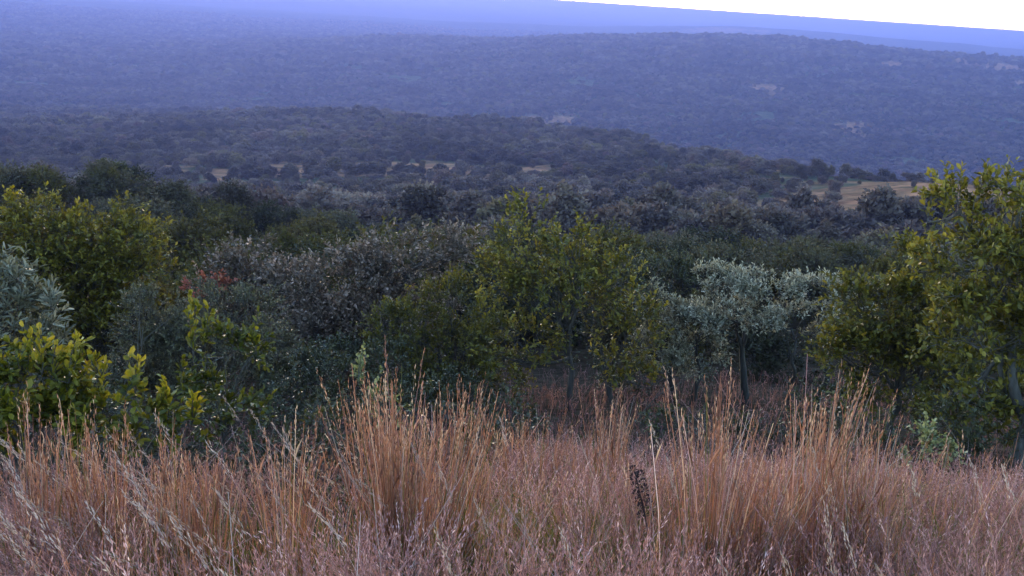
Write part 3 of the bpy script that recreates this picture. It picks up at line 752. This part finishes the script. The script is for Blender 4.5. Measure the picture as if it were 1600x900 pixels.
LOOK = {'round': 'rounded tree', 'low': 'low spreading bush', 'upright': 'upright tree', 'flat': 'flat-crowned tree'}
TONE = [('grey-green', 'thicket'), ('olive', 'thicket_olive'), ('dark green', 'thicket_dark')]
nthick = 0
rest = []
for x, y in thick:
    z = float(ground(x, y)); r = math.hypot(x, y); a = math.degrees(math.atan2(x, y))
    h = (2.2 + 1.3 * rng.random()) if r < 30 else (2.6 + 1.6 * rng.random())
    if a > 14 and r < 45: h *= .8
    if not in_sight(np.array([x]), np.array([y]), np.array([z]), h, 0.0)[0]: continue
    if math.degrees(math.atan((z + h) / r)) < -21.5: continue                    # wholly behind the front row
    k = int(rng.integers(0, len(KINDS_)))
    s = h / 4.0
    if nthick >= 298:
        rest.append((x, y, z, s, k)); continue
    nthick += 1
    where = next(t for t, f in PLACE if f(a, r))
    ol = .62 if (a < -3 and r < 75) else .28
    u = rng.random(); tone, mt = TONE[1] if u < ol else (TONE[0] if u < ol + (1 - ol) * .6 else TONE[2])
    e = link('bushy_tree', None); e.location = (x, y, z); e.rotation_euler = (0, 0, rng.random() * 6.28); e.scale = (s * 1.1, s * 1.1, s)
    lab = ('small ' if h < 2.75 else 'tall ' if h > 3.7 else 'middle-sized ') + tone + ' ' + LOOK[KINDS_[k]] + ' ' + where
    tag(e, lab, 'tree', 'bushy trees of the thicket')
    for nm, me in zip(('trunk', 'crown'), near_var[k]):
        o = link(nm, me, e)
        if nm == 'crown':
            o['kind'] = 'stuff'
            o.material_slots[0].link = 'OBJECT'; o.material_slots[0].material = M[mt]

# --- the rest reads as one mass of bush: points that carry crowns
def variants(n, leaf, per_m3, twig, mat, per_twig=5, seedk=0):
    col = bpy.data.collections.new('crowns')
    for i in range(n):
        w_, c_, _ = grow(habit(KINDS_[i % len(KINDS_)]), leaf=leaf, per_m3=per_m3, per_twig=per_twig, twig=twig, trunk_r=.09, young=.5, base_tint=.35, limb_sides=3, zmin=.15)
        o = bpy.data.objects.new('crown', c_.mesh('crown', [mat])); col.objects.link(o)
    return col

def mass(name, label, col, nvar, X, Y, Z, S):
    n = len(X)
    me = bpy.data.meshes.new(name); me.vertices.add(n)
    me.vertices.foreach_set('co', np.stack([X, Y, Z], -1).astype(np.float32).ravel())
    for nm, ty, v in (('pick', 'INT', rng.integers(0, nvar, n).astype(np.int32)), ('turn', 'FLOAT', (rng.random(n) * 6.28).astype(np.float32)), ('size', 'FLOAT', S.astype(np.float32))):
        a = me.attributes.new(nm, ty, 'POINT'); a.data.foreach_set('value', v)
    o = link(name, me); tag(o, label, 'woodland', kind='stuff')
    g = bpy.data.node_groups.new(name, 'GeometryNodeTree')
    g.interface.new_socket('Geometry', in_out='INPUT', socket_type='NodeSocketGeometry')
    g.interface.new_socket('Geometry', in_out='OUTPUT', socket_type='NodeSocketGeometry')
    N = g.nodes.new; Lk = g.links.new
    gi = N('NodeGroupInput'); go = N('NodeGroupOutput')
    ci = N('GeometryNodeCollectionInfo'); ci.inputs['Collection'].default_value = col
    ci.inputs['Separate Children'].default_value = True; ci.inputs['Reset Children'].default_value = True
    def attr(nm, ty):
        a = N('GeometryNodeInputNamedAttribute'); a.data_type = ty; a.inputs['Name'].default_value = nm; return a.outputs['Attribute']
    cx = N('ShaderNodeCombineXYZ'); Lk(attr('turn', 'FLOAT'), cx.inputs['Z'])
    ip = N('GeometryNodeInstanceOnPoints'); ip.inputs['Pick Instance'].default_value = True
    Lk(gi.outputs[0], ip.inputs['Points']); Lk(ci.outputs[0], ip.inputs['Instance'])
    Lk(attr('pick', 'INT'), ip.inputs['Instance Index']); Lk(cx.outputs[0], ip.inputs['Rotation']); Lk(attr('size', 'FLOAT'), ip.inputs['Scale'])
    Lk(ip.outputs[0], go.inputs[0])
    md = o.modifiers.new('crowns', 'NODES'); md.node_group = g
    return o

def zone(r0, r1, step, size, gap):
    x, y = scatter(r0, r1, step)
    z = ground(x, y); r = np.hypot(x, y)
    s = size * (.55 + .75 * rng.random(len(x)) ** 1.6) * (1 + .7 * vnoise(x / 60, y / 60, 43))
    az = np.degrees(np.arctan2(x, y))
    s = s * np.where(((az > 13) & (r > 165) & (r < 330)) | ((np.abs(az + 6) < 12) & (r > 300) & (r < 372)), .62, 1.0)
    k = in_sight(x, y, z, s * 4, 2.0 + r * .002)
    k &= clearing(x, y) * .95 + rng.random(len(x)) * .95 < 1.0
    k &= .8 * vnoise(x / 23, y / 23, 41) + .7 * vnoise(x / 110, y / 60, 42) + .3 * vnoise(x / 9, y / 9, 44) < gap
    k &= rng.random(len(x)) > np.clip((r - 3000) / 3200, 0, .9)
    return x[k], y[k], z[k] - .2, s[k]

colA = variants(8, (.40, .25), 15, .5, M['savanna'])
colB = variants(6, (.95, .62), 3, .7, M['savanna'], 4)
xa, ya, za, sa = zone(88, 760, 5.6, 1.28, .40)
rx = np.array([q[0] for q in rest]); 
d0 = max([math.hypot(q[0], q[1]) for q in rest] + [0])
if len(rest):
    keep = np.hypot(xa, ya) > 108
    xa, ya, za, sa = [np.concatenate([v[keep], np.array(q)]) for v, q in zip((xa, ya, za, sa), zip(*[(q[0], q[1], q[2], q[3]) for q in rest]))]
else:
    keep = np.hypot(xa, ya) > 108; xa, ya, za, sa = xa[keep], ya[keep], za[keep], sa[keep]
mass('hillside_woodland', 'dense grey-green bush covering the slope and the ridge below', colA, 8, xa, ya, za, sa)
xb, yb, zb, sb = zone(760, 2000, 6.6, 1.25, .36)
xc, yc, zc, sc_ = zone(2000, 5600, 11.5, 1.9, .38)
mass('valley_woodland', 'blue-hazed woodland over the valley and the long hill beyond it', colB, 6,
     np.concatenate([xb, xc]), np.concatenate([yb, yc]), np.concatenate([zb, zc]), np.concatenate([sb, sc_]))
print('WOOD things', nthick, 'slope', len(xa), 'valley', len(xb), 'far', len(xc))
# ------------------------------------------------------------------ dry grass
def grass_mat(name, stops, trans=.3, rough=.6, spec=.3):
    return leaf_mat(name, stops, rough, trans, spec, spread=0.0)
M['g_orange'] = grass_mat('rust_grass', [(0, (0.123, 0.045, 0.031)), (.4, (0.267, 0.104, 0.070)), (.75, (0.421, 0.197, 0.139)), (1, (0.596, 0.373, 0.288))])
M['g_pink'] = grass_mat('pink_grass', [(0, (0.130, 0.057, 0.058)), (.45, (0.312, 0.147, 0.157)), (.8, (0.472, 0.256, 0.280)), (1, (0.683, 0.458, 0.502))])
M['g_pale'] = grass_mat('pale_grass', [(0, (0.198, 0.131, 0.121)), (.6, (0.306, 0.216, 0.210)), (1, (0.450, 0.351, 0.347))], .3, .8, .1)
M['g_green'] = grass_mat('green_grass', [(0, (.05, .050, .012)), (.5, (.10, .090, .018)), (1, (.20, .14, .04))])
GM = [M['g_orange'], M['g_pink'], M['g_pale'], M['g_green']]

def stems(mb, P, H, lean, wdt, tint, mat, segs=(0, .35, .7, 1.0), power=2.0):
    """ribbon stems standing at P (n,3); returns tips and tip directions"""
    n = len(P); th = rng.random(n) * math.pi
    S = np.stack([np.cos(th), np.sin(th), np.zeros(n)], -1)
    rings = []
    for t in segs:
        c = P + np.array([0, 0, 1.0]) * (H * t * (1 - .25 * np.linalg.norm(lean, axis=1) ** 2 * t))[:, None]
        c[:, :2] += lean * (H * t ** power)[:, None]
        wv = (wdt * (1 - .72 * t) * .5)[:, None] * S
        rings += [c - wv, c + wv]
    k = len(segs)
    V = np.stack(rings, 1).reshape(-1, 3)
    i = np.arange(n)[:, None] * (2 * k)
    F = np.concatenate([i + np.array([[2 * j, 2 * j + 1, 2 * j + 3, 2 * j + 2]]) for j in range(k - 1)])
    mb.add(V, F, np.repeat(tint, 2 * k), mat)
    tip = (rings[-1] + rings[-2]) / 2; pre = (rings[-3] + rings[-4]) / 2
    return tip, unit(tip - pre)

def heads(mb, tip, d, length, m, sl, sw, splay, tint, mat):
    """feathery seed heads: m spikelets around the last length of every stem"""
    n = len(tip)
    t = (np.arange(m)[None, :] + rng.random((n, m))) / m
    P = tip[:, None] - d[:, None] * (length[:, None] * (1 - t))[..., None]
    D = unit(d[:, None] + rdir(n * m).reshape(n, m, 3) * splay)
    P = P + rdir(n * m).reshape(n, m, 3) * (length[:, None] * .06 * (1 - t * .5))[..., None]
    V, F, kv = leaves(P.reshape(-1, 3), D.reshape(-1, 3), rdir(n * m), sl * (.7 + .6 * rng.random(n * m)), sw * (.7 + .6 * rng.random(n * m)))
    mb.add(V, F, np.repeat(np.clip(np.repeat(tint, m) + rng.normal(size=n * m) * .12, 0, 1), kv), mat)

def field(n, r0, r1, azmax=34.0, pw=1.0):
    r = r0 + (r1 - r0) * rng.random(n) ** pw; a = np.radians((rng.random(n) * 2 - 1) * azmax)
    x = r * np.sin(a); y = r * np.cos(a)
    return x, y, r

def grass_edge(az):
    return np.interp(az, [-34, -14, -9, -2, 2, 8, 15, 34], [6.4, 6.4, 6.0, 6.2, 9.5, 8.3, 8.6, 8.6])

def on_ground(x, y):
    return np.stack([x, y, ground(x, y) - .02], -1)

def build_grass():
    mb = MB()
    # feathery pink grass over the whole near slope
    x, y, r = field(38000, 2.2, 12.5, pw=.85)
    k = vnoise(x / .6, y / .6, 51) + .6 * vnoise(x / 2.2, y / 2.2, 52) > -.16
    az = np.degrees(np.arctan2(x, y))
    k &= rng.random(len(x)) < np.clip((grass_edge(az) - r) / 1.6 + 1, .03, 1)
    x, y, r, az = x[k], y[k], r[k], az[k]; n = len(x)
    patch = .6 * vnoise(x / 1.1, y / 1.1, 53) + .7 * vnoise(x / .4, y / .4, 56)
    H = (.56 + .26 * rng.random(n) + .34 * patch) * np.clip(1.08 - (r - 4) * .075, .38, 1.08)
    ll = np.clip((-az - 8) / 18, 0, 1)                                 # blown over to the left at the left side
    lean = rng.normal(size=(n, 2)) * .24 + np.stack([-.34 * ll * (r < 6), -.1 * ll], -1)
    tint = np.clip(.36 + .6 * vnoise(x / .5, y / .5, 54) + rng.normal(size=n) * .22, 0, 1)
    tip, d = stems(mb, on_ground(x, y), H, lean, .0042 + .0015 * rng.random(n), tint * .8, 1)
    hd = rng.random(n) < .8
    heads(mb, tip[hd], d[hd], .15 + .10 * rng.random(hd.sum()), 13, .022, .0045, .42, np.clip(tint[hd] + .08, 0, 1), 1)
    # short reddish grass between and under the trees
    x, y, r = field(7500, 7.5, 26, pw=1.0); n = len(x)
    tint = np.clip(.02 + .4 * vnoise(x / 1.5, y / 1.5, 59) + rng.normal(size=n) * .15, 0, 1)
    H = .20 + .18 * rng.random(n) + .2 * vnoise(x / 2, y / 2, 60)
    tip, d = stems(mb, on_ground(x, y), H, rng.normal(size=(n, 2)) * .3, .010 + .006 * rng.random(n), tint * .8, 1)
    heads(mb, tip, d, np.full(n, .14), 4, .05, .014, .6, tint, 1)
    # rust coloured single stems everywhere
    x, y, r = field(3600, 2.4, 12.5, pw=.8); k = r < grass_edge(np.degrees(np.arctan2(x, y))) + rng.normal(size=len(x)) * .5; x, y, r = x[k], y[k], r[k]; n = len(x)
    H = .58 + .30 * rng.random(n) + .35 * vnoise(x / 1.3, y / 1.3, 57)
    H *= np.clip(1.0 - (r - 6) * .045, .5, 1)
    tint = np.clip(.45 + rng.normal(size=n) * .2, 0, 1)
    tip, d = stems(mb, on_ground(x, y), H, rng.normal(size=(n, 2)) * .12, .005 + .003 * rng.random(n), tint, 0)
    hd = rng.random(n) < .5
    heads(mb, tip[hd], d[hd], np.full(hd.sum(), .16), 8, .028, .004, .2, np.clip(tint[hd] + .15, 0, 1), 0)
    # green and straw blades low down
    x, y, r = field(15000, 1.8, 12, pw=.9); k = r < grass_edge(np.degrees(np.arctan2(x, y))) + .3; x, y, r = x[k], y[k], r[k]; n = len(x)
    H = .28 + .35 * rng.random(n)
    stems(mb, on_ground(x, y), H, rng.normal(size=(n, 2)) * .4, .008 + .005 * rng.random(n), np.clip(.5 + .6 * vnoise(x / 1.5, y / 1.5, 58) + rng.normal(size=n) * .2, 0, 1), 3)
    # pale finger-like seed spikes, leaning, mostly at the left
    x, y, r = field(300, 2.6, 6.5); az = np.degrees(np.arctan2(x, y))
    k = rng.random(len(x)) < np.clip((6 - az) / 30, .12, 1); x, y, az, r = x[k], y[k], az[k], r[k]; n = len(x)
    H = .82 + .25 * rng.random(n)
    lean = np.stack([-.30 - .25 * rng.random(n), -.1 + .2 * rng.normal(size=n)], -1) * np.where(az < 0, 1, .5)[:, None]
    tint = rng.random(n)
    tip, d = stems(mb, on_ground(x, y), H, lean, np.full(n, .005), tint * .6, 1)
    heads(mb, tip + d * .10, d, .17 + .08 * rng.random(n), 30, .026, .0045, .2, np.clip(tint * .5 + .35, 0, 1), 2)
    # a few dead bent straws
    x, y, r = field(520, 2.6, 9); n = len(x)
    stems(mb, on_ground(x, y), .7 + .3 * rng.random(n), rng.normal(size=(n, 2)) * .55, np.full(n, .006), rng.random(n), 2)
    o = mb.build('dry_grass', GM); tag(o, 'knee-high dry pinkish grass covering the near slope', 'grass', kind='stuff')

TUSS = [(-5.6, 4.95, .21, 1.37, 860, 'tallest and widest rust-coloured grass tussock, left of centre'),
        (-2.5, 5.2, .13, 1.20, 170, 'narrow tussock whose stems fan to the right against the tallest tussock'),
        (-26.5, 5.3, .10, 1.20, 150, 'rust-coloured grass tussock at the left edge before the yellow-green bush'),
        (-23.4, 5.55, .09, 1.10, 110, 'thin grass tussock second from the left edge'),
        (-20.6, 5.4, .20, 1.10, 300, 'broad rust-coloured tussock below the yellow-green shoots'),
        (-17.8, 5.1, .14, 1.05, 190, 'shorter grass tussock below the slender yellow shrub'),
        (-12.3, 4.9, .11, 1.15, 130, 'thin grass tussock below the dark shrub, midway between left edge and tallest tussock'),
        (6.3, 7.6, .16, 1.15, 200, 'grass tussock at the foot of the central olive tree, right side'),
        (12.8, 4.9, .10, 1.33, 170, 'tall upright grass tussock before the crooked stems of the silvery tree'),
        (15.0, 5.0, .08, 1.25, 130, 'grass tussock right beside the tall upright one before the silvery tree'),
        (18.6, 5.3, .21, 1.30, 270, 'broad dense grass tussock in front of the rounded shrub at right'),
        (21.4, 5.2, .11, 1.18, 170, 'grass tussock between the broad right tussock and the pale shrub'),
        (10.5, 4.7, .025, 1.22, 26, 'single slim sheaf of grass stems right of the dark seed head'),
        (2.0, 8.2, .22, 1.05, 200, 'loose grass tussock at the foot of the central tree, left side')]

def build_tussock(az, r, rad, h, n, label):
    n = int(n * (.46 if n > 600 else .62)); h = h * .95
    x0, y0 = polar(az, r); z0 = float(ground(x0, y0))
    e = link('grass_tussock', None); e.location = (x0, y0, z0); tag(e, label, 'grass tussock', 'tall rust-coloured grass tussocks')
    st, hdm = MB(), MB()
    nc = max(3, int(11 * (rad / .2) ** 1.2)); ca = rng.random(nc) * 6.28; cd = np.sqrt(rng.random(nc)) * rad * 1.05    # a tussock is several sheaves
    ch = .80 + .26 * rng.random(nc); cl_ = rng.normal(size=(nc, 2)) * .05
    c_ = rng.integers(0, nc, n)
    px = cd[c_] * np.cos(ca[c_]) + rng.normal(size=n) * .022; py = cd[c_] * np.sin(ca[c_]) + rng.normal(size=n) * .022
    d = np.hypot(px, py)
    P = np.stack([px, py, ground(px + x0, py + y0) - z0 - .03], -1)
    clump = vnoise(px / .055, py / .055, int(abs(az) * 10)) 
    H = h * np.clip(ch[c_] + .11 * rng.normal(size=n) - .10 * np.clip(d / rad, 0, 1.2) ** 2, .35, 1.14)
    lean = np.stack([px, py], -1) / rad * .09 + cl_[c_] + rng.normal(size=(n, 2)) * .05
    tint = np.clip(.42 + .4 * clump + rng.normal(size=n) * .22, 0, 1)
    u = rng.random(n); tip = np.zeros((n, 3)); dr = np.zeros((n, 3))
    lean = np.where((u > .93)[:, None], lean + rng.normal(size=(n, 2)) * .28, lean)             # a few bent over
    for lo, hi, mt in ((0, .70, 0), (.70, .80, 2), (.80, .88, 3), (.88, 1.01, 1)):           # rust, straw, still green, faded
        q = (u >= lo) & (u < hi)
        if q.any(): tip[q], dr[q] = stems(st, P[q], H[q], lean[q], .0050 + .004 * rng.random(q.sum()), tint[q], mt, (0, .3, .65, 1.0), 1.6)
    nb = n // 2; s = rng.integers(0, n, nb)
    stems(st, P[s], H[s] * (.35 + .3 * rng.random(nb)), rng.normal(size=(nb, 2)) * .25, np.full(nb, .007), np.clip(.4 + .3 * rng.normal(size=nb), 0, 1), 3)
    hs = rng.random(n) < .5
    heads(hdm, tip[hs] + dr[hs] * .03, dr[hs], .14 + .08 * rng.random(hs.sum()), 8, .030, .0042, .10, np.clip(tint[hs] + .22, 0, 1), 0)
    # leaf blades that leave the stems half way up, as in the photograph's joints
    nl = n // 3; s = rng.integers(0, n, nl); t = .35 + .5 * rng.random(nl)
    Q = P[s] + np.array([0, 0, 1.0]) * (H[s] * t)[:, None]; Q[:, :2] += lean[s] * (H[s] * t ** 1.6)[:, None]
    D = unit(np.array([0, 0, 1.0]) + rdir(nl) * .35)
    V, F, kv = leaves(Q, D, rdir(nl), .10 + .1 * rng.random(nl), np.full(nl, .008)); st.add(V, F, np.repeat(tint[s], kv), 0)
    o = st.build('stems', GM, e); o['kind'] = 'stuff'
    o = hdm.build('seed_heads', GM, e); o['kind'] = 'stuff'

build_grass()
for t_ in TUSS: build_tussock(*t_)

# dark dry flower head standing in the grass
def build_dark_head():
    x, y = polar(8.08, 5.27); e = link('dry_flower_head', None); e.location = (x, y, float(ground(x, y))); e.rotation_euler = (0, 0, -R(8.08))
    tag(e, 'dark brown dry flower spike leaning in the pink grass', 'dry flower')
    m, nt, out = mat_base('dry_flower'); pb = nt.nodes.new('ShaderNodeBsdfPrincipled')
    no = nt.nodes.new('ShaderNodeTexNoise'); no.inputs['Scale'].default_value = 60
    rp = ramp(nt, [(.35, (.018, .010, .012)), (.7, (.075, .036, .032))]); nt.links.new(no.outputs[0], rp.inputs[0])
    nt.links.new(rp.outputs[0], pb.inputs['Base Color']); pb.inputs['Roughness'].default_value = .9
    nt.links.new(pb.outputs[0], out.inputs['Surface'])
    st = MB()
    spine = np.array([(.13, 0, -.02), (.115, 0, .25), (.09, 0, .45), (.06, 0, .58), (.025, 0, .68), (-.005, 0, .78)])
    tube(st, spine, [.006, .006, .005, .004, .004, .003], 5)
    spots = []
    for q in range(13):                                      # short side stalks, one small dry cluster on each
        t = .50 + .5 * q / 12; k = t * 5; a_ = spine[int(min(k, 4))]; b_ = spine[int(min(k, 4)) + 1]; p_ = a_ + (b_ - a_) * (k - int(min(k, 4)))
        e_ = p_ + np.array([(1 if q % 2 else -1) * (.016 + .022 * (1 - t) + .006 * rng.random()), rng.normal() * .012, .022 + .012 * rng.random()])
        st.add(*sticks(p_[None], e_[None], .0025, .0018), .5); spots.append((e_, .0100 + .005 * rng.random()))
    st.build('stalk', m, e)
    for e_, rx_ in spots:
        rz_ = rx_ * 1.5
        b = MB(); n = 34
        q = rdir(n); P = q * np.array([rx_, rx_, rz_]) * .8
        V, F, kv = leaves(P, unit(q + np.array([0, 0, .7])), rdir(n), .016, .008, True); b.add(V, F, .5)
        o = b.build('flower_cluster', m, e); o.location = e_
build_dark_head()

# bare twigs among the shrubs
def dead_branch(az, r, ang, ln, label):
    x, y = polar(az, r); e = link('dead_branch', None); e.location = (x, y, float(ground(x, y))); e.rotation_euler = (0, 0, -R(az)); tag(e, label, 'dead branch')
    b = MB()
    tip = np.array([math.sin(ang) * ln, 0, math.cos(ang) * ln])
    p = bend((0, 0, -.05), tip, 9, .07, .1); tube(b, p, np.linspace(.011, .003, 9), 5)
    for k in range(11):
        j = rng.integers(2, 8); q = p[j] + (unit(tip[None])[0] * .6 + rdir(1)[0] * .6) * ln * (.2 + .25 * rng.random())
        t = MB(); pp = bend(p[j], q, 5, .1, .1); tube(t, pp, np.linspace(.005, .0015, 5), 4); t.build('twig', M['bark_grey'], e)
    b.build('stem', M['bark_grey'], e)
dead_branch(13.6, 9.0, -.65, 1.0, 'bleached dead branch in the grass below the flat-topped silvery tree')
dead_branch(-21.5, 11.0, .15, 1.7, 'thin bare twigs standing behind the yellow-green leafy shoots')
dead_branch(7.6, 15.8, .75, 1.3, 'bare grey branch poking out right of the central olive tree')
dead_branch(-9.2, 10.2, -.5, .9, 'small bare grey branch beside the pale sapling')
# ------------------------------------------------------------------ haze: one closed box of even, pale air
HAZE = 2.25e-4
def build_haze():
    zb = float(min(-215.0, -215.0)); zt = 5.0; s = RMAX * 1.06
    V = [(x, y, z) for z in (zb, zt) for (x, y) in ((-s, -s), (s, -s), (s, s), (-s, s))]
    F = [(3, 2, 1, 0), (4, 5, 6, 7), (0, 1, 5, 4), (1, 2, 6, 5), (2, 3, 7, 6), (3, 0, 4, 7)]
    me = bpy.data.meshes.new('haze'); me.from_pydata(V, [], F)
    m, nt, out = mat_base('haze')
    pv = nt.nodes.new('ShaderNodeVolumePrincipled')
    pv.inputs['Color'].default_value = (.172, .208, .50, 1)
    pv.inputs['Density'].default_value = HAZE
    pv.inputs['Anisotropy'].default_value = 0.45
    nt.links.new(pv.outputs[0], out.inputs['Volume'])
    me.materials.append(m)
    o = link('haze', me); tag(o, 'blue evening haze over the plain', 'haze', kind='stuff')
build_haze()
